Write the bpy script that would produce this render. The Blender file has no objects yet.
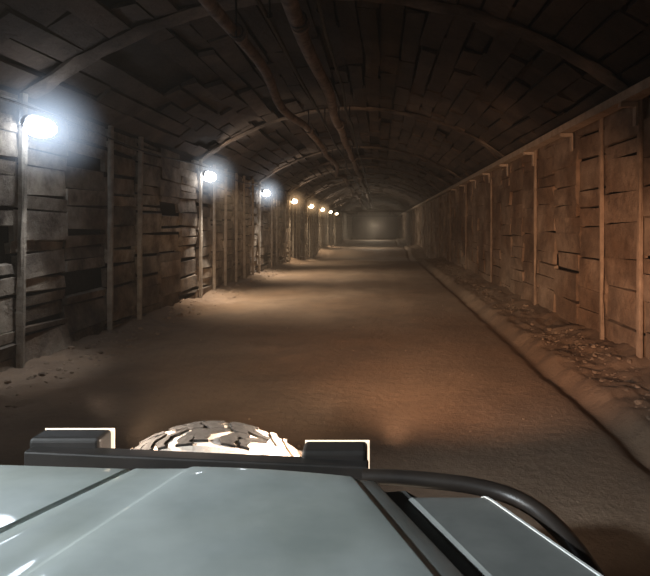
import bpy, math, random
from mathutils import Vector, Matrix, noise
random.seed(7)
scene=bpy.context.scene
col=scene.collection
scene.view_settings.view_transform='Standard'

# ------------------------------------------------------------------ helpers
class MB:
    def __init__(s): s.v=[];s.f=[];s.c=[]
    def box(s,cx,cy,cz,sx,sy,sz,var=.5,jit=0,rot=None):
        b=len(s.v); pts=[]
        for dx in(-1,1):
            for dy in(-1,1):
                for dz in(-1,1):
                    p=Vector((dx*sx/2,dy*sy/2,dz*sz/2))
                    if jit: p+=Vector((random.uniform(-jit,jit)*.5,random.uniform(-jit,jit),random.uniform(-jit,jit)))
                    if rot: p=rot@p
                    pts.append(p+Vector((cx,cy,cz)))
        s.v+=pts
        for q in((0,1,3,2),(4,6,7,5),(0,4,5,1),(2,3,7,6),(0,2,6,4),(1,5,7,3)):
            s.f.append(tuple(b+i for i in q)); s.c.append(var)
    def rock(s,c,r,var=.5):
        b=len(s.v)
        t=(1+5**.5)/2
        base=[(-1,t,0),(1,t,0),(-1,-t,0),(1,-t,0),(0,-1,t),(0,1,t),(0,-1,-t),(0,1,-t),(t,0,-1),(t,0,1),(-t,0,-1),(-t,0,1)]
        R=Matrix.Rotation(random.random()*6.28,3,'Z')@Matrix.Rotation(random.random()*3,3,'X')
        sc=Vector((random.uniform(.7,1.3),random.uniform(.7,1.3),random.uniform(.4,.9)))
        for p in base:
            q=R@(Vector(p).normalized()*r*random.uniform(.75,1.15))
            s.v.append(Vector((q.x*sc.x,q.y*sc.y,q.z*sc.z))+Vector(c))
        for q in[(0,11,5),(0,5,1),(0,1,7),(0,7,10),(0,10,11),(1,5,9),(5,11,4),(11,10,2),(10,7,6),(7,1,8),(3,9,4),(3,4,2),(3,2,6),(3,6,8),(3,8,9),(4,9,5),(2,4,11),(6,2,10),(8,6,7),(9,8,1)]:
            s.f.append(tuple(b+i for i in q)); s.c.append(var)
    def tube(s,pts,r,n=10,var=.5,closed=False):
        b=len(s.v); m=len(pts); pts=[Vector(p) for p in pts]
        for i,p in enumerate(pts):
            a=pts[max(i-1,0)] ; c=pts[min(i+1,m-1)]
            if closed: a=pts[i-1]; c=pts[(i+1)%m]
            t=(c-a).normalized()
            up=Vector((0,0,1)) if abs(t.z)<.9 else Vector((0,1,0))
            u=t.cross(up).normalized(); w=u.cross(t)
            for k in range(n):
                an=2*math.pi*k/n
                s.v.append(p+u*math.cos(an)*r+w*math.sin(an)*r)
        for i in range(m if closed else m-1):
            j=(i+1)%m
            for k in range(n):
                s.f.append((b+i*n+k,b+i*n+(k+1)%n,b+j*n+(k+1)%n,b+j*n+k)); s.c.append(var)
        if not closed:
            s.f.append(tuple(b+k for k in reversed(range(n)))); s.c.append(var)
            s.f.append(tuple(b+(m-1)*n+k for k in range(n))); s.c.append(var)
    def loft(s,secs,var=.5,cap=False,closed=False,vlist=None):
        b=len(s.v); n=len(secs[0])
        for q in secs: s.v+=[Vector(p) for p in q]
        for i in range(len(secs)-1):
            for k in range(n if closed else n-1):
                k2=(k+1)%n
                s.f.append((b+i*n+k,b+i*n+k2,b+(i+1)*n+k2,b+(i+1)*n+k)); s.c.append(vlist[k] if vlist else var)
        if cap:
            s.f.append(tuple(b+k for k in range(n))); s.c.append(var)
            e=b+(len(secs)-1)*n
            s.f.append(tuple(e+k for k in reversed(range(n)))); s.c.append(var)
    def mesh(s,name,smooth=False,recalc=True):
        me=bpy.data.meshes.new(name); me.from_pydata([tuple(p) for p in s.v],[],s.f); me.update()
        at=me.attributes.new('var','FLOAT','FACE')
        at.data.foreach_set('value',s.c)
        if recalc:
            import bmesh
            bm=bmesh.new(); bm.from_mesh(me); bmesh.ops.recalc_face_normals(bm,faces=bm.faces); bm.to_mesh(me); bm.free()
        if smooth:
            me.polygons.foreach_set('use_smooth',[True]*len(me.polygons))
            try: me.set_sharp_from_angle(angle=math.radians(40))
            except Exception: pass
        return me
def add(name,me,mat=None,parent=None,**kw):
    o=bpy.data.objects.new(name,me); col.objects.link(o)
    if mat and me: 
        me.materials.clear(); me.materials.append(mat)
    if parent: o.parent=parent
    for k,v in kw.items(): o[k]=v
    return o
def bevel(o,w,seg=2):
    m=o.modifiers.new('bevel','BEVEL'); m.width=w; m.segments=seg; m.limit_method='ANGLE'

def mat(name,c1,c2,rough=.9,scale=2,bump=.3,bscale=12,var=0.0,metal=0,coat=0,coords='Object',detail=8,stain=None,cr_=.03,sscale=.55):
    m=bpy.data.materials.new(name); m.use_nodes=True
    nt=m.node_tree; N=nt.nodes; L=nt.links
    p=N['Principled BSDF']
    tc=N.new('ShaderNodeTexCoord')
    no=N.new('ShaderNodeTexNoise'); no.inputs['Scale'].default_value=scale; no.inputs['Detail'].default_value=detail; no.inputs['Roughness'].default_value=.65
    L.new(tc.outputs[coords],no.inputs['Vector'])
    cr=N.new('ShaderNodeValToRGB'); cr.color_ramp.elements[0].position=.35; cr.color_ramp.elements[1].position=.65
    cr.color_ramp.elements[0].color=(*c1,1); cr.color_ramp.elements[1].color=(*c2,1)
    L.new(no.outputs['Fac'],cr.inputs['Fac'])
    out=cr.outputs['Color']
    if stain:
        n3=N.new('ShaderNodeTexNoise'); n3.inputs['Scale'].default_value=sscale; n3.inputs['Detail'].default_value=5
        L.new(tc.outputs[coords],n3.inputs['Vector'])
        r3=N.new('ShaderNodeValToRGB'); r3.color_ramp.elements[0].position=.4; r3.color_ramp.elements[1].position=.6
        L.new(n3.outputs['Fac'],r3.inputs['Fac'])
        mx=N.new('ShaderNodeMix'); mx.data_type='RGBA'; mx.blend_type='MULTIPLY'
        L.new(r3.outputs['Color'],mx.inputs[0]); L.new(out,mx.inputs[6]); mx.inputs[7].default_value=(*stain,1)
        out=mx.outputs[2]
    if var:
        a=N.new('ShaderNodeAttribute'); a.attribute_name='var'
        mr=N.new('ShaderNodeMapRange'); mr.inputs['To Min'].default_value=1-var; mr.inputs['To Max'].default_value=1+var
        L.new(a.outputs['Fac'],mr.inputs['Value'])
        mv=N.new('ShaderNodeVectorMath'); mv.operation='SCALE'
        L.new(out,mv.inputs[0]); L.new(mr.outputs['Result'],mv.inputs['Scale']); out=mv.outputs[0]
    L.new(out,p.inputs['Base Color'])
    p.inputs['Roughness'].default_value=rough; p.inputs['Metallic'].default_value=metal
    p.inputs['Coat Weight'].default_value=coat; p.inputs['Coat Roughness'].default_value=cr_
    if bump:
        n2=N.new('ShaderNodeTexNoise'); n2.inputs['Scale'].default_value=bscale; n2.inputs['Detail'].default_value=8; n2.inputs['Roughness'].default_value=.7
        L.new(tc.outputs[coords],n2.inputs['Vector'])
        b=N.new('ShaderNodeBump'); b.inputs['Strength'].default_value=bump; b.inputs['Distance'].default_value=.05
        L.new(n2.outputs['Fac'],b.inputs['Height']); L.new(b.outputs['Normal'],p.inputs['Normal'])
    return m
def emis(name,c,s):
    m=bpy.data.materials.new(name); m.use_nodes=True; p=m.node_tree.nodes['Principled BSDF']
    p.inputs['Base Color'].default_value=(*c,1); p.inputs['Emission Color'].default_value=(*c,1); p.inputs['Emission Strength'].default_value=s
    return m
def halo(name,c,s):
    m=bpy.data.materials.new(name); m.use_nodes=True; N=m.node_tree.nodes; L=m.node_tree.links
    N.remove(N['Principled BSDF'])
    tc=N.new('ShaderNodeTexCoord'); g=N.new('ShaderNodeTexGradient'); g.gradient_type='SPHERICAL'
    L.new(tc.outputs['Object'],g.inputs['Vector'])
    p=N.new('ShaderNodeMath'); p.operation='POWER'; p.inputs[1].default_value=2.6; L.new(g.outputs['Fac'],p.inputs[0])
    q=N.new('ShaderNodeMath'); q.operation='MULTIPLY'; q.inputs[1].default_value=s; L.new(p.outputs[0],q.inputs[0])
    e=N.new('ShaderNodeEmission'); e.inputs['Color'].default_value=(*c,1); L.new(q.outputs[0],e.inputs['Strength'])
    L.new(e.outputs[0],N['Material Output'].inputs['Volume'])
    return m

M_slab=mat('concrete_lagging',(.12,.092,.07),(.44,.37,.29),.95,2.4,.9,10,var=.38,stain=(.36,.29,.24))
M_slabr=mat('warm_brown_lagging',(.21,.145,.10),(.46,.33,.23),.95,2.2,.9,7,var=.14,stain=(.55,.46,.39),sscale=.8)  # warmer brown than the left wall's lagging
M_ceil=mat('dark_ceiling_slab',(.040,.027,.019),(.115,.080,.057),.97,2.2,.9,9,var=.28,stain=(.45,.4,.37))  # ceiling slabs in a darker brown than the wall slabs
M_back=mat('dark_rock_backing',(.014,.011,.009),(.035,.027,.022),1,3,.5,6)
M_far=mat('dusty_bulkhead',(.05,.042,.034),(.10,.085,.068),.95,2,.5,6)
M_post=mat('concrete_post',(.19,.155,.12),(.46,.39,.31),.9,3,.6,14)
M_postr=mat('warm_brown_post',(.23,.16,.11),(.42,.30,.21),.9,3,.5,12)  # posts tinted to go with the right wall's slabs
M_rib=mat('dark_arch_rib',(.06,.044,.033),(.24,.18,.135),.95,1.5,.9,10,stain=(.4,.35,.32))  # ribs a little lighter than the ceiling slabs
M_beam=mat('dark_rusty_beam',(.05,.04,.032),(.09,.07,.055),.95,3,.3,10)
M_floor=mat('compacted_dirt',(.19,.128,.086),(.33,.232,.158),.95,1.1,.55,9,stain=(.76,.7,.65))
M_rub=mat('loose_rubble',(.16,.11,.076),(.31,.22,.15),.95,5,.5,18,var=.25)
M_pipe=mat('dusty_pipe',(.09,.062,.048),(.25,.185,.145),.85,5,.5,14)
M_cable=mat('black_cable',(.02,.018,.016),(.05,.04,.035),.7,6,.1,30)
M_rail=mat('dusty_steel_rail',(.34,.25,.18),(.50,.39,.29),.85,5,.3,25)
M_paint=mat('pale_blue_grey_paint',(.43,.485,.48),(.54,.595,.58),.75,4,.03,50,coat=.45,cr_=.03,stain=(.86,.86,.83),sscale=2.5)
M_paint2=mat('darker_grey_paint',(.14,.15,.145),(.20,.21,.20),.8,5,.03,60,coat=.2,cr_=.08)  # darker grey than the hood and the other fender
M_glint=mat('pale_edge_glint',(.8,.82,.8),(.9,.92,.9),.4,3,0,10,coat=.5)
M_black=mat('black_steel',(.018,.017,.016),(.035,.03,.028),.5,6,.05,40)
M_tube=mat('black_steel_tube',(.018,.014,.012),(.035,.027,.022),.4,6,.05,40)
M_gut=mat('dark_grey_panel',(.05,.054,.052),(.08,.082,.08),.7,6,.05,40)
M_tyre=mat('dusty_overlit_rubber',(.38,.31,.26),(.54,.46,.39),.85,14,.5,22,var=.97)
M_tyreb=mat('black_rubber',(.02,.02,.02),(.05,.045,.04),.85,8,.2,40)
M_lamp=emis('cold_white_diffuser',(.80,.89,1),18)
M_lamp2=emis('white_diffuser',(.90,.94,1),18)
M_lampw=emis('warm_white_diffuser',(1,.72,.42),12)
M_lens=emis('warm_lens_glow',(1,.80,.58),1.3)
M_house=mat('grey_lamp_metal',(.15,.15,.15),(.25,.25,.25),.5,6,.05,30)
M_halos=[halo('halo_glow_cold',(.66,.80,1),3.2),halo('halo_glow_white',(.82,.90,1),2.4),halo('halo_glow_warm',(1,.6,.3),1.7)]

# ------------------------------------------------------------------ tunnel
LS=6.7
XL,XR=-4.63,3.35; XC=(XL+XR)/2; SP=3.6; R=6.57; ZC=-1.62; HA=math.asin((XR-XL)/2/R)
BAY=LS/6; Y0=-3*BAY; NB=87; Y1=Y0+NB*BAY
def ss(a,b,x):
    t=min(max((x-a)/(b-a),0),1); return t*t*(3-2*t)
def nz(x,y,z): return noise.noise(Vector((x,y,z)))
def gz(x,y):
    z=nz(x*.8,y*.4,0)*.018+nz(x*3,y*2.0,4)*.010
    for rx in(-1.6,.2): z-=.02*math.exp(-((x-rx-.15*math.sin(y*.12))/.30)**2)
    z-=.45*ss(28,31,y+.4*nz(x*.6,0,3))*(1-ss(38,41,y))
    z-=.60*ss(48,51,y)*(1-ss(62,66,y))
    z-=.5*ss(72,75,y)
    e=2.30+.03*nz(1,y*.5,2)+.04*nz(4,y*2.2,2)
    z-=.085*math.exp(-((x-e+.08)/.12)**2)
    z+=(.09+.03*nz(8,y*.9,2))*ss(e-.02,e+.20,x)
    rough=ss(2.2,2.5,x)*(.04*nz(x*2.4,y*2.0,1)+.04*nz(x*6,y*5,1)+.025*nz(x*14,y*12,3))
    b=max(0,x-2.85)
    z+=b*.22*(1+.8*nz(3,y*.9,1))+rough
    c=max(0,-3.9-x)
    z+=c*.16*(1+1.5*nz(9,y*.7,1))+ss(3.3,4.1,-x)*(.05*nz(x*4,y*3,1)+.045*nz(x*9,y*8,1)-.02)
    return z
xs=[XL-.2+i*.09 for i in range(int((2.0-XL+.2)/.09)+1)]
while xs[-1]<XR+.2: xs.append(xs[-1]+.042)
ys=[Y0]
while ys[-1]<Y1: ys.append(ys[-1]+max(.055,.055*(1+max(0,ys[-1]-8)*.09)))
m=MB(); m.loft([[(x,y,gz(x,y)) for x in xs] for y in ys])
me=m.mesh('floor',smooth=False); me.polygons.foreach_set('use_smooth',[True]*len(me.polygons))
add('floor',me,M_floor,kind='structure',label='rutted compacted dirt floor of the tunnel')

def wall(side):
    m=MB(); X=XL if side=='left' else XR; s=-1 if side=='left' else 1
    pm=.06 if side=='left' else 0
    for b in range(NB):
        yc=Y0+(b+.5)*BAY; z=-.75
        while z<SP:
            h=random.choice([.16,.2,.26,.34,.42] if side=='left' else [.22,.28,.34,.42,.5]); 
            if z+h>SP: h=SP-z
            if h>.06:
                if random.random()>pm:
                    off=random.uniform(0,.05)+(.0 if random.random()>.15 else .05)
                    if side=='right': off*=.5 if yc>10 else .9
                    rot=Matrix.Rotation(random.gauss(0,.022 if side=='left' else .016),3,'X')@Matrix.Rotation(random.gauss(0,.09 if side=='left' else .06),3,'Y')@Matrix.Rotation(random.gauss(0,.025),3,'Z')
                    m.box(X+s*(.07+off),yc,z+h/2,.08,BAY*random.uniform(.98,1.0),h-random.choice([.008,.015,.03,.05,.09] if side=='left' else ([.002,.006,.012,.02] if yc>10 else [.006,.015,.03,.06])),random.random(),.018,rot)
            z+=h
    return add('wall_'+side,m.mesh('wall_'+side),M_slab if side=='left' else M_slabr,kind='structure',label='precast concrete lagging slabs stacked between posts, gappy and stained')
wall('left'); wall('right')
m=MB()
def prof(y,e,n=28):
    P=[(XL-e,y,-1.3),(XL-e,y,SP+.05)]
    for i in range(n+1):
        a=-HA+2*HA*i/n; r=R+e
        P.append((XC+r*math.sin(a),y,ZC+r*math.cos(a)))
    P+= [(XR+e,y,SP+.05),(XR+e,y,-1.3)]
    return P
m.loft([prof(Y0,.24),prof(Y1,.24)])
add('wall_rock_backing',m.mesh('wall_rock_backing'),M_back,kind='structure',label='dark rock behind the lining')
m=MB()
m.box(XC,Y1+.1,2.0,9,.2,6.6,.5)
add('wall_far',m.mesh('wall_far'),M_far,kind='structure',label='dusty bulkhead closing the tunnel')
m=MB(); NA=26
for i in range(NA):
    a0=-HA+2*HA*(i+.5)/NA; w=2*HA*R/NA
    y=Y0-random.random()*BAY
    while y<Y1:
        L_=BAY*random.choice([.8,1.0,1.5,2.0])
        yc=y+L_/2; y+=L_
        if yc<Y0+.6 or random.random()<.04: continue
        r=R+.06+random.uniform(0,.045)+(0.05 if random.random()<.2 else 0)
        rot=Matrix.Rotation(a0+random.gauss(0,.05),3,'Y')@Matrix.Rotation(random.gauss(0,.018),3,'X')@Matrix.Rotation(random.gauss(0,.018),3,'Z')
        m.box(XC+r*math.sin(a0),yc,ZC+r*math.cos(a0),w*random.choice([1.0,.98,.92,.8]),L_*random.choice([1.0,.98,.95]),.07,random.random(),.026,rot)
add('ceiling',m.mesh('ceiling'),M_ceil,kind='structure',label='shallow vault of dark staggered concrete slabs')

def post_mesh(mt,w,d):
    m=MB(); secs=[]
    for k in range(9):
        z=-.15+k*(SP+.17)/8
        j=lambda: random.uniform(-.014,.014)
        secs.append([(-d,-w+j(),z),(d-.02,-w+j(),z),(d+j()*.5,-w+.02,z),(d+j()*.5,w-.02,z),(d-.02,w+j(),z),(-d,w+j(),z)])
    m.loft(secs,cap=True,closed=True)
    me=m.mesh('support_post'); me.materials.append(mt); return me
pl=[post_mesh(M_post,.042,.035) for _ in range(3)]
pr=[post_mesh(M_postr,.045,.022) for _ in range(3)]
for side,X,s in(('l',XL,1),('r',XR,-1)):
    for b in range(NB+1):
        y=Y0+b*BAY
        if y<1.5 or y>Y1-.3: continue
        if s<0 and not (b in(9,10) or (b%4==1 and b>12)): continue
        if s>0 and b%3!=0 and random.random()<.3: continue
        o=bpy.data.objects.new('support_post',random.choice(pl if s>0 else pr)); col.objects.link(o)
        o.location=(X+s*(.02 if s>0 else -.006),y+random.uniform(-.06,.06),0); o.rotation_euler=(random.gauss(0,.012),random.gauss(0,.003),0 if s>0 else math.pi)
        o['label']='weathered concrete post holding the lamp-side wall slabs' if s>0 else 'weathered concrete post on the right-hand brownish wall'
        o['category']='post'; o['group']='concrete posts along the lamp wall' if s>0 else 'concrete posts along the bare wall'
def rib_mesh():
    m=MB(); secs=[]
    for i in range(41):
        a=-HA+2*HA*i/40
        j=lambda: random.uniform(-.03,.03)
        e=random.uniform(-.014,.014)
        secs.append([(XC+r*math.sin(a),dy+j(),ZC+r*math.cos(a)) for r,dy in((R+.04,-.15),(R+.015+e,-.15),(R+.0+e,-.11),(R+.0+e,.11),(R+.015+e,.15),(R+.04,.15))])
    m.loft(secs,cap=True,closed=True)
    return m.mesh('arch_rib',smooth=True)
rms=[rib_mesh() for _ in range(4)]
for r_ in rms: r_.materials.append(M_rib)
for k in (1,2,3,3.5,4,4.5,5,5.5,6,6.5,7,8,9,10,11,12,13):
    if k*LS>Y1-1: continue
    o=bpy.data.objects.new('arch_rib',rms[int(k*2)%4]); col.objects.link(o); o.location=(0,k*LS+.2,0)
    o['label']='curved concrete arch rib spanning the tunnel vault'; o['category']='arch rib'; o['group']='arch ribs of the vault'
m=MB(); m.box(0,0,0,7.7,.22,.22); m.box(-1.9,0,-.25,.14,.2,.3); m.box(1.9,0,-.25,.14,.2,.3)
bmh=m.mesh('cross_beam'); bmh.materials.append(M_beam)
for y,z in((60,3.6),(74,3.3)):
    o=bpy.data.objects.new('cross_beam',bmh); col.objects.link(o); o.location=(XC,y,z)
    o['label']='horizontal steel beam spanning the tunnel near its dim end'; o['category']='beam'; o['group']='beams across the deep tunnel'

def pipe(name,x,z,r,sag,label,n0=1.0,wob=0):
    e=bpy.data.objects.new(name,None); col.objects.link(e); e.location=(x,n0,z); e['label']=label; e['category']='pipe'
    pts=[]; y=n0
    while y<Y1-1:
        ph=((y%LS)/LS)
        pts.append((wob*noise.noise(Vector((0,y*.35,x))),y-n0,-sag*math.sin(math.pi*ph)**2+.5*wob*noise.noise(Vector((5,y*.3,x)))))
        y+=.45 if y<30 else 1.2
    m=MB(); m.tube(pts,r,12)
    add('pipe_body',m.mesh('pipe_body',smooth=True),M_cable if r<.05 else M_pipe,e)
    if r>.05:
        m=MB(); m.tube([(0,-.03,0),(0,.03,0)],r*1.25,14); fm=m.mesh('pipe_flange',smooth=True); fm.materials.append(M_pipe)
        yy=LS
        while yy<60:
            f=bpy.data.objects.new('pipe_flange',fm); col.objects.link(f); f.parent=e; f.location=(0,yy-n0,0); yy+=LS
    top=ZC+math.sqrt(R*R-(x-XC)**2)
    m=MB(); m.tube([(0,0,-r*1.1),(0,0,top-z+.02)],.014,6); m.tube([(r*1.12*math.cos(t),0,r*1.12*math.sin(t)) for t in [i*math.pi/6 for i in range(12)]],.012,6,closed=True)
    hm=m.mesh('pipe_hanger'); hm.materials.append(M_black)
    yy=LS
    while yy<80:
        h=bpy.data.objects.new('pipe_hanger',hm); col.objects.link(h); h.parent=e; h.location=(0,yy-n0-.15,0); yy+=LS
    return e
pipe('ceiling_pipe',-1.02,4.5,.10,.02,'thick dusty brown pipe hung under the vault',wob=.10)
pipe('ceiling_hose',-1.80,4.36,.08,.16,'sagging brown ventilation hose hung under the vault',wob=.25)
pipe('ceiling_cable',-1.38,4.55,.03,.10,'thin black cable strung under the vault',wob=.10)
pipe('ceiling_cable',-.75,4.62,.03,.06,'thin black cable beside the thick pipe',wob=.08)

m=MB()
m.box(XR-.12,(Y1+1)/2,SP-.03,.20,Y1-2,.12)
e=add('wall_rail',m.mesh('wall_rail'),M_rail,label='dusty pale steel rail running along the top of the slab wall',category='rail')
m=MB(); m.box(-.03,0,-.02,.22,.08,.06); m.box(.065,0,-.16,.03,.09,.26)
bm_=m.mesh('rail_bracket'); bm_.materials.append(M_rail)
yy=Y0+9*BAY
while yy<24:
    b=bpy.data.objects.new('rail_bracket',bm_); col.objects.link(b); b.location=(XR-.11,yy,SP-.12); b.parent=e; yy+=BAY*2

m=MB(); pts=[]; y=1
while y<70:
    pts.append((XL+.13,y,3.43-.10*math.sin(math.pi*((y%LS)/LS))**2)); y+=.5
m.tube(pts,.015,8)
add('lamp_cable',m.mesh('lamp_cable',smooth=True),M_cable,label='black supply cable draped between the wall lamps',category='cable')

def ell(rx,ry,rz,n=20,k=10):
    m=MB(); secs=[]
    for i in range(k+1):
        t=-math.pi/2+math.pi*i/k
        secs.append([(rx*math.cos(t)*math.cos(2*math.pi*j/n),ry*math.cos(t)*math.sin(2*math.pi*j/n),rz*math.sin(t)) for j in range(n)])
    m.loft(secs,closed=True); return m
def dif(mt):
    d=ell(.17,.24,.13).mesh('lamp_diffuser',smooth=True); d.materials.append(mt); return d
dms=[dif(M_lamp),dif(M_lamp2),dif(M_lampw)]
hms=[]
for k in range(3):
    h=ell(1,1,1,24,14).mesh('lamp_halo',smooth=True); h.materials.append(M_halos[k]); hms.append(h)
m=MB(); secs=[]
for t,sc in((0,1.0),(-.04,1.02),(-.08,.85),(-.11,.5)):
    secs.append([(t,.23*sc*math.cos(a),.13*sc*math.sin(a)) for a in [2*math.pi*j/20 for j in range(20)]])
m.loft(secs,closed=True,cap=True)
hm=m.mesh('lamp_housing',smooth=True); hm.materials.append(M_house)
m=MB(); m.tube([(-.20,0,.10),(-.08,0,.12),(-.02,0,.10)],.02,8); m.box(-.19,0,.10,.02,.14,.2)
bk=m.mesh('lamp_bracket'); bk.materials.append(M_house)
def spot(name,loc,tgt,e,c,ang,bl=1,sz=.06,par=None,wide=1):
    l=bpy.data.lights.new(name,'SPOT'); l.energy=e; l.color=c; l.spot_size=math.radians(ang); l.spot_blend=bl; l.shadow_soft_size=sz
    o=bpy.data.objects.new(name,l); col.objects.link(o); o.location=loc
    o.rotation_euler=(Vector(tgt)-Vector(loc)).to_track_quat('-Z','Y').to_euler(); o.parent=par
    o.scale=(wide,1,1)
    return o
for n in range(0,9):
    y=LS*n; kind=0 if n<2 else (1 if n<4 else 2)
    e=bpy.data.objects.new('wall_lamp',None); col.objects.link(e); e.location=(XL+.22,y,3.2)
    e['label']='glowing warm-white floodlight on a bracket at the wall top' if kind==2 else 'glowing cold-white floodlight on a bracket at the wall top'; e['category']='lamp'; e['group']='floodlights along the wall'
    for nm,me_,off in(('lamp_diffuser',dms[kind],(.04,0,-.03)),('lamp_housing',hm,(0,0,0)),('lamp_bracket',bk,(0,0,0))):
        o=bpy.data.objects.new(nm,me_); col.objects.link(o); o.parent=e; o.location=off
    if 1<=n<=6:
        o=bpy.data.objects.new('lamp_halo',hms[kind]); col.objects.link(o); o.parent=e; o.location=(.1,0,-.03); s_=.84 if n==1 else .80; o.scale=(s_,s_,s_)  # emissive sphere added to imitate the glare around a lamp
        o['label']='faint self-glowing halo around the lamp'
    cc=((.90,.95,1.0),(1,.95,.88),(1,.74,.48))[kind]
    if n==0: spot('flood_light',(.28,0,-.19),(4.2,1.5,-2.1),1200,(.90,.97,1),58,.9,.08,e)
    else:
        spot('flood_light',(.28,0,-.19),(1.4 if n==1 else 1.9 if n<4 else 1.1,0,-3.2),(20 if n==1 else 800 if n<4 else 320),(1,.86,.70) if n==1 else (1,.82,.60),100 if n==1 else 104,.95,.08,e)
        spot('wall_wash',(.34,0,-.16),(-.05,0,-2.2),(120 if n==1 else 320),cc,46 if n==1 else 52,1,.06,e)
        if n>1: spot('up_wash',(.2,-.05,.16),(1.5,0,1.5),110 if n<4 else 150,(1,.80,.60),80,1,.06,e)
for y,en in((34,20),(44.5,210),(69,300)):
    l=bpy.data.lights.new('deep_fill','POINT'); l.energy=en; l.color=(1,.88,.70); l.shadow_soft_size=.3
    lo=bpy.data.objects.new('deep_fill',l); col.objects.link(lo); lo.location=(-.6,y,1.8)  # added fill points without a fixture, brightening the far floor

def rub(xa,xb,n,label,ymax=45,pk=.2):
    m=MB()
    for i in range(n):
        y=2+ (random.random()**1.6)*(ymax-2); x=random.uniform(xa,xb)
        if nz(xa,y*.6,3)<-.1 and random.random()<.7: continue
        r=random.choice([.012,.015,.02,.02,.03,.03,.045,.06])
        m.rock((x,y,gz(x,y)-r*pk),r,random.random())
    add('rubble',m.mesh('rubble'),M_rub,label=label,kind='stuff',category='rubble')
rub(XL+.12,-3.9,1500,'loose stones and dirt heaped at the foot of the lamp wall')
rub(2.55,XR-.14,2400,'loose stones heaped at the foot of the brown wall',pk=.25)
m=MB()
for i in range(160):
    y=random.uniform(2.5,25); x=random.uniform(-3.6,2.2); r=random.choice([.01,.012,.018]); m.rock((x,y,gz(x,y)+r*.3),r,random.random())
add('gravel',m.mesh('gravel'),M_rub,label='small scattered gravel on the dirt floor',kind='stuff',category='gravel')

# ------------------------------------------------------------------ vehicle
V=bpy.data.objects.new('off_road_vehicle',None); col.objects.link(V)
V['label']='pale blue-grey off-road vehicle with black bull bar, spare tyre'; V['category']='car'
gl=lambda d:-.741-.248*d
cl=lambda d:-.566-.175*d
cr_=lambda d:-.085+.40*d
gr=lambda d:-.012+.417*d
zl=lambda d:1.168+.12*d
zr=lambda d:1.13+.06*d
def hz(x,d):
    a,b=gl(d),gr(d); t=(x-a)/(b-a); 
    base=zl(d)*(1-t)+zr(d)*t
    return base+.012*math.sin(math.pi*min(max(t,0),1))
secs=[]
def hsec(Y,dz):
    d=1.58-min(Y,1.58)
    a,b,c,e=gl(d),gr(d),cl(d),cr_(d)
    pts=[(a,-.05),(a+.001,-.012),(a+.004,-.003),(a+.010,0)]
    for i in range(1,5): pts.append((a+.010+(c-.02-a-.010)*i/4,0))
    pts+=[(c-.008,.002),(c-.002,.005),(c+.006,.007)]
    for i in range(1,9): pts.append((c+.006+(e-.006-c-.006)*i/8,.007))
    pts+=[(e,.006),(e+.008,.002),(e+.014,0)]
    pts+=[(b-.010,0),(b-.004,-.003),(b-.001,-.012),(b,-.05)]
    return [(x,Y,hz(x,d)+z+dz) for x,z in pts]
for i in range(16): secs.append(hsec(.55+(1.56-.55)*i/15,0))
for Y,dz in((1.572,-.002),(1.584,-.008),(1.592,-.02),(1.596,-.05),(1.596,-.12)): secs.append(hsec(Y,dz))
m=MB(); m.loft(secs)
add('hood',m.mesh('hood',smooth=True),M_paint,V,label='pale blue-grey pressed steel hood with raised centre')
secs=[]
for Y,dz in [(.55+(1.56-.55)*i/10,0) for i in range(11)]+[(1.575,-.004),(1.588,-.016),(1.592,-.05),(1.592,-.20)]:
    d=1.58-min(Y,1.58); a=gl(d)-.009; z=zl(d)
    P=[(a,z-.05),(a-.001,z-.008),(a-.008,z),(a-.2,z+.006),(-1.22,z+.014),(-1.27,z+.006),(-1.30,z-.02),(-1.31,z-.08),(-1.31,z-.30)]
    secs.append([(x,Y,zz+dz) for x,zz in P])
m=MB(); m.loft(secs)
add('fender',m.mesh('fender',smooth=True),M_paint,V)
fi=lambda d:.055+.41*min(d,.8)
fo=lambda d:.270+.47*min(d,.75)
secs=[]
rows=[(.55+(1.47-.55)*i/10,0) for i in range(11)]+[(1.495,-.003),(1.51,-.012),(1.515,-.03),(1.515,-.16)]
for Y,dz in rows:
    d=1.58-Y; z=1.118+.05*d
    a=fi(d); b=fo(d)
    P=[(a,z-.05),(a+.001,z-.006),(a+.006,z),(b-.014,z),(b,z),(b+.005,z-.01),(b+.012,z-.06),(b+.02,z-.35)]
    secs.append([(x,Y,zz+dz) for x,zz in P])
m=MB(); m.loft(secs)
add('fender',m.mesh('fender',smooth=True),M_paint2,V,label='darker grey fender panel')
m=MB(); secs=[]
for Y,dz in rows[:-2]:
    d=1.58-Y; z=1.118+.05*d+dz; b=fo(d)
    secs.append([(b-.008,Y,z+.001),(b-.007,Y,z+.004),(b,Y,z+.004),(b+.002,Y,z+.001)])
m.loft(secs,closed=True,cap=True)
add('fender_edge_glint',m.mesh('fender_edge_glint'),M_glint,V,label='thin pale strip standing for light caught by the edge')  # highlight on the fender edge, painted as a pale strip
m=MB(); secs=[]
for i in range(8):
    Y=.55+(1.57-.55)*i/7; d=1.58-Y
    secs.append([(gr(d)-.02,Y,1.092+.05*d),(fi(d)+.02,Y,1.100+.05*d),])
secs.append([(-.05,1.575,1.0),(.3,1.52,1.0)])
m.loft(secs)
add('hood_gutter',m.mesh('hood_gutter'),M_gut,V)
m=MB(); secs=[]
for i in range(6):
    Y=.55+(1.56-.55)*i/5; d=1.58-Y
    secs.append([(gl(d)-.03,Y,1.12),(gl(d)+.03,Y,1.12)])
m.loft(secs); add('hood_gutter',m.mesh('hood_gutter'),M_black,V)
m=MB(); m.box(-.38,.50,1.0,1.8,.08,.40); o=add('cowl',m.mesh('cowl'),M_paint,V); bevel(o,.02)
m=MB()
m.box(-.52,1.55,.86,1.5,.06,.40)
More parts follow.
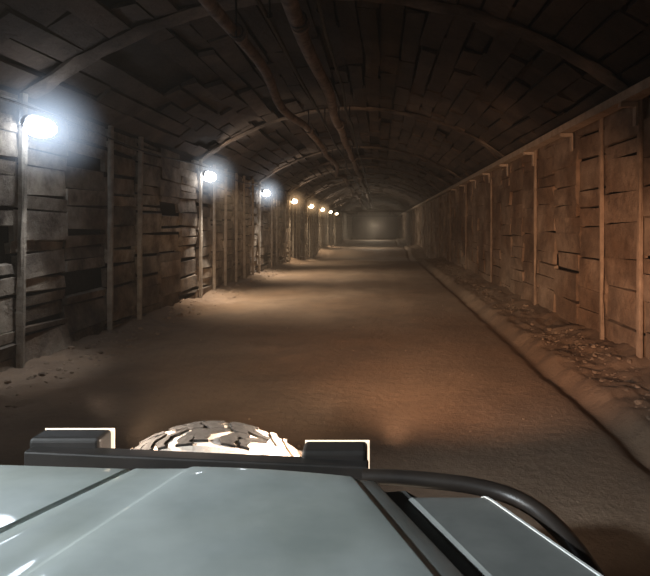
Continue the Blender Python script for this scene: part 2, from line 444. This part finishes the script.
for i in range(11): m.box(-.85+i*.066,1.60,.86,.018,.05,.32)
o=add('front_grille',m.mesh('front_grille'),M_black,V)
m=MB(); m.box(-.45,1.66,.30,1.85,.10,.18); m.box(-.45,1.0,.58,.9,1.2,.12)
o=add('front_bumper',m.mesh('front_bumper'),M_black,V); bevel(o,.02)
m=MB(); secs=[]
for y,r in((0,.09),(.05,.095),(.07,.085)): secs.append([(r*math.cos(a),y,r*math.sin(a)) for a in [2*math.pi*j/20 for j in range(20)]])
m.loft(secs,cap=True,closed=True); hl=m.mesh('headlamp',smooth=True); hl.materials.append(M_lens)
for x in(-1.10,.06):
    o=bpy.data.objects.new('headlamp',hl); col.objects.link(o); o.parent=V; o.location=(x,1.60,.86)
def tyre(Rr,W,seg=120):
    m=MB(); pf=[(Rr*.60,-W*.36),(Rr*.64,-W*.46),(Rr*.80,-W*.52),(Rr*.92,-W*.48),(Rr*.965,-W*.40),(Rr*.985,-W*.2),(Rr*.99,0),(Rr*.985,W*.2),(Rr*.965,W*.40),(Rr*.92,W*.48),(Rr*.80,W*.52),(Rr*.64,W*.46),(Rr*.60,W*.36)]
    def rad(y):
        y=abs(y)
        for (r0,y0),(r1,y1) in zip(pf[6:],pf[7:]):
            if y<=y1: return r0+(r1-r0)*(y-y0)/(y1-y0)
        return Rr*.9
    secs=[[(r*math.cos(a),y,r*math.sin(a)) for r,y in pf] for a in [2*math.pi*i/seg for i in range(seg+1)]]
    m.loft(secs,vlist=[.88]*12)
    nb=46
    for i in range(nb):
        a0=2*math.pi*(i+.5+random.uniform(-.18,.18))/nb
        near=abs(a0-math.pi/2+.03)
        v=random.choice([0,.005]) if near<.42 else .6  # side tread coloured paler to stand in for overlit rubber
        for sgn in(-1,1):
            hw=(.72 if near<.42 else .28)*(2*math.pi/nb)*random.uniform(.55,1.25)/2
            y0,y1=random.uniform(-.03,.06)*W,random.uniform(.32,.48)*W
            bend=random.uniform(.6,1.4)*.09
            sec=[]
            for k in range(8):
                t=k/7; y=y0+(y1-y0)*t; a=a0+bend*math.sin(t*2.2)+(.035 if sgn>0 else 0)+random.uniform(-.008,.008)
                wk=hw*(1.15 if k%3 else .7)*random.uniform(.8,1.15)
                r=rad(y)+.010
                sec.append([(rr*math.cos(a+da),sgn*y,rr*math.sin(a+da)) for rr,da in((r-.016,-wk),(r,-wk),(r,wk),(r-.016,wk))])
            m.loft(sec,var=v,closed=True,cap=True)
    for i in range(nb*2):
        a=2*math.pi*i/(nb*2)
        if abs(a-math.pi/2+.03)>.42 or random.random()<.25: continue
        m.box(Rr*.992*math.cos(a),random.uniform(-.04,.04),Rr*.992*math.sin(a),Rr*.02,W*random.uniform(.05,.12),Rr*random.uniform(.04,.07),.002,.006,Matrix.Rotation(-a,3,'Y'))
    me=m.mesh('tyre',smooth=False)
    return me
def rim(Rr,W):
    m=MB(); pf=[(Rr*.62,-W*.40),(Rr*.58,-W*.36),(Rr*.50,-W*.1),(Rr*.2,-W*.15),(Rr*.05,-W*.22),(Rr*.05,W*.1),(Rr*.5,W*.0),(Rr*.58,W*.36),(Rr*.62,W*.40)]
    m.loft([[(r*math.cos(a),y,r*math.sin(a)) for r,y in pf] for a in [2*math.pi*i/40 for i in range(41)]])
    return m.mesh('rim',smooth=True)
S=bpy.data.objects.new('spare_wheel',None); col.objects.link(S); S.parent=V; S.location=(-.655,1.98,.575); S['label']='dust-covered chunky spare tyre mounted on the bull bar'
add('tyre',tyre(.555,.28),M_tyre,S); add('rim',rim(.555,.28),M_house,S)
tb=tyre(.38,.24); tb.materials.clear(); tb.materials.append(M_tyreb); rb=rim(.38,.24); rb.materials.append(M_house)
for x in(-1.14,.24):
    w=bpy.data.objects.new('wheel',None); col.objects.link(w); w.parent=V; w.location=(x,1.15,.37+gz(x,1.15)); w.rotation_euler=(0,0,math.pi/2)
    for nm,me_ in(('tyre',tb),('rim',rb)):
        o=bpy.data.objects.new(nm,me_); col.objects.link(o); o.parent=w
m=MB()
m.loft([[(-1.17,1.74+a,1.130+b) for a,b in((-.03,-.028),(.03,-.028),(.03,.028),(-.03,.028))],[(-.035,1.72+a,1.088+b) for a,b in((-.03,-.028),(.03,-.028),(.03,.028),(-.03,.028))]],cap=True,closed=True)
for x in(-1.1,-.14): m.box(x,1.735,.72,.06,.06,.78)
o=add('bull_bar',m.mesh('bull_bar'),M_black,V,label='black square-section bull bar across the nose'); bevel(o,.006)
m=MB()
ctrl=[(-.05,1.66,1.100),(.06,1.64,1.106),(.18,1.61,1.110),(.29,1.575,1.112),(.38,1.53,1.108),(.44,1.46,1.104),(.48,1.36,1.095),(.495,1.25,1.09),(.50,1.10,1.075),(.50,.95,1.0),(.49,.85,.85)]
def cat(P,n=5):
    P=[Vector(p) for p in P]; out=[]
    for i in range(len(P)-1):
        p0=P[max(i-1,0)];p1=P[i];p2=P[i+1];p3=P[min(i+2,len(P)-1)]
        for k in range(n):
            t=k/n; out.append(.5*((2*p1)+(-p0+p2)*t+(2*p0-5*p1+4*p2-p3)*t*t+(-p0+3*p1-3*p2+p3)*t**3))
    out.append(P[-1]); return out
m.tube(cat(ctrl),.024,14)
add('fender_guard_tube',m.mesh('fender_guard_tube',smooth=True),M_tube,V,label='black steel guard tube bending round the fender')
for x,y,z,w in((-1.065,1.80,1.132,.24),(-.15,1.78,1.098,.22)):
    a=bpy.data.objects.new('auxiliary_lamp',None); col.objects.link(a); a.parent=V; a.location=(x,y,z)
    m=MB(); m.box(0,0,0,w,.09,.10); o=add('lamp_housing',m.mesh('lamp_housing'),M_black,a); bevel(o,.014,3)
    m=MB(); m.box(0.004,.046,-.001,w+.006,.004,.102); o=add('lamp_lens',m.mesh('lamp_lens'),M_lens,a); bevel(o,.001,2)
    m=MB(); m.box(0,-.02,-.06,.03,.05,.06); add('lamp_foot',m.mesh('lamp_foot'),M_black,a)
spot('head_beam',(-1.10,2.3,.95),(.2,14,1.0),800,(1,.72,.48),52,1,.06,V,1.6)
spot('head_beam',(.06,2.3,.95),(2.2,13,1.3),1500,(1,.56,.33),52,1,.06,V,1.9)
spot('lens_spill',(-1.13,1.98,1.25),(-.62,1.98,1.02),80,(1,.82,.66),75,1,.03,V)
spot('lens_spill',(-.14,1.98,1.23),(-.66,1.98,1.02),80,(1,.82,.66),75,1,.03,V)

w=bpy.data.worlds.new('world'); scene.world=w; w.use_nodes=True
w.node_tree.nodes['Background'].inputs[0].default_value=(.5,.45,.4,1); w.node_tree.nodes['Background'].inputs[1].default_value=.02
vs=w.node_tree.nodes.new('ShaderNodeVolumeScatter'); vs.inputs['Density'].default_value=.008; vs.inputs['Anisotropy'].default_value=.5; vs.inputs['Color'].default_value=(.98,.80,.64,1)
w.node_tree.links.new(vs.outputs[0],w.node_tree.nodes['World Output'].inputs['Volume'])
c=bpy.data.cameras.new('camera'); c.sensor_width=36; c.sensor_fit='HORIZONTAL'; c.lens=28.8; c.shift_x=-54/650; c.shift_y=-62/650; c.clip_start=.05; c.clip_end=300
co=bpy.data.objects.new('camera',c); col.objects.link(co); co.location=(0,0,1.9); co.rotation_euler=(math.pi/2,0,0)
scene.camera=co
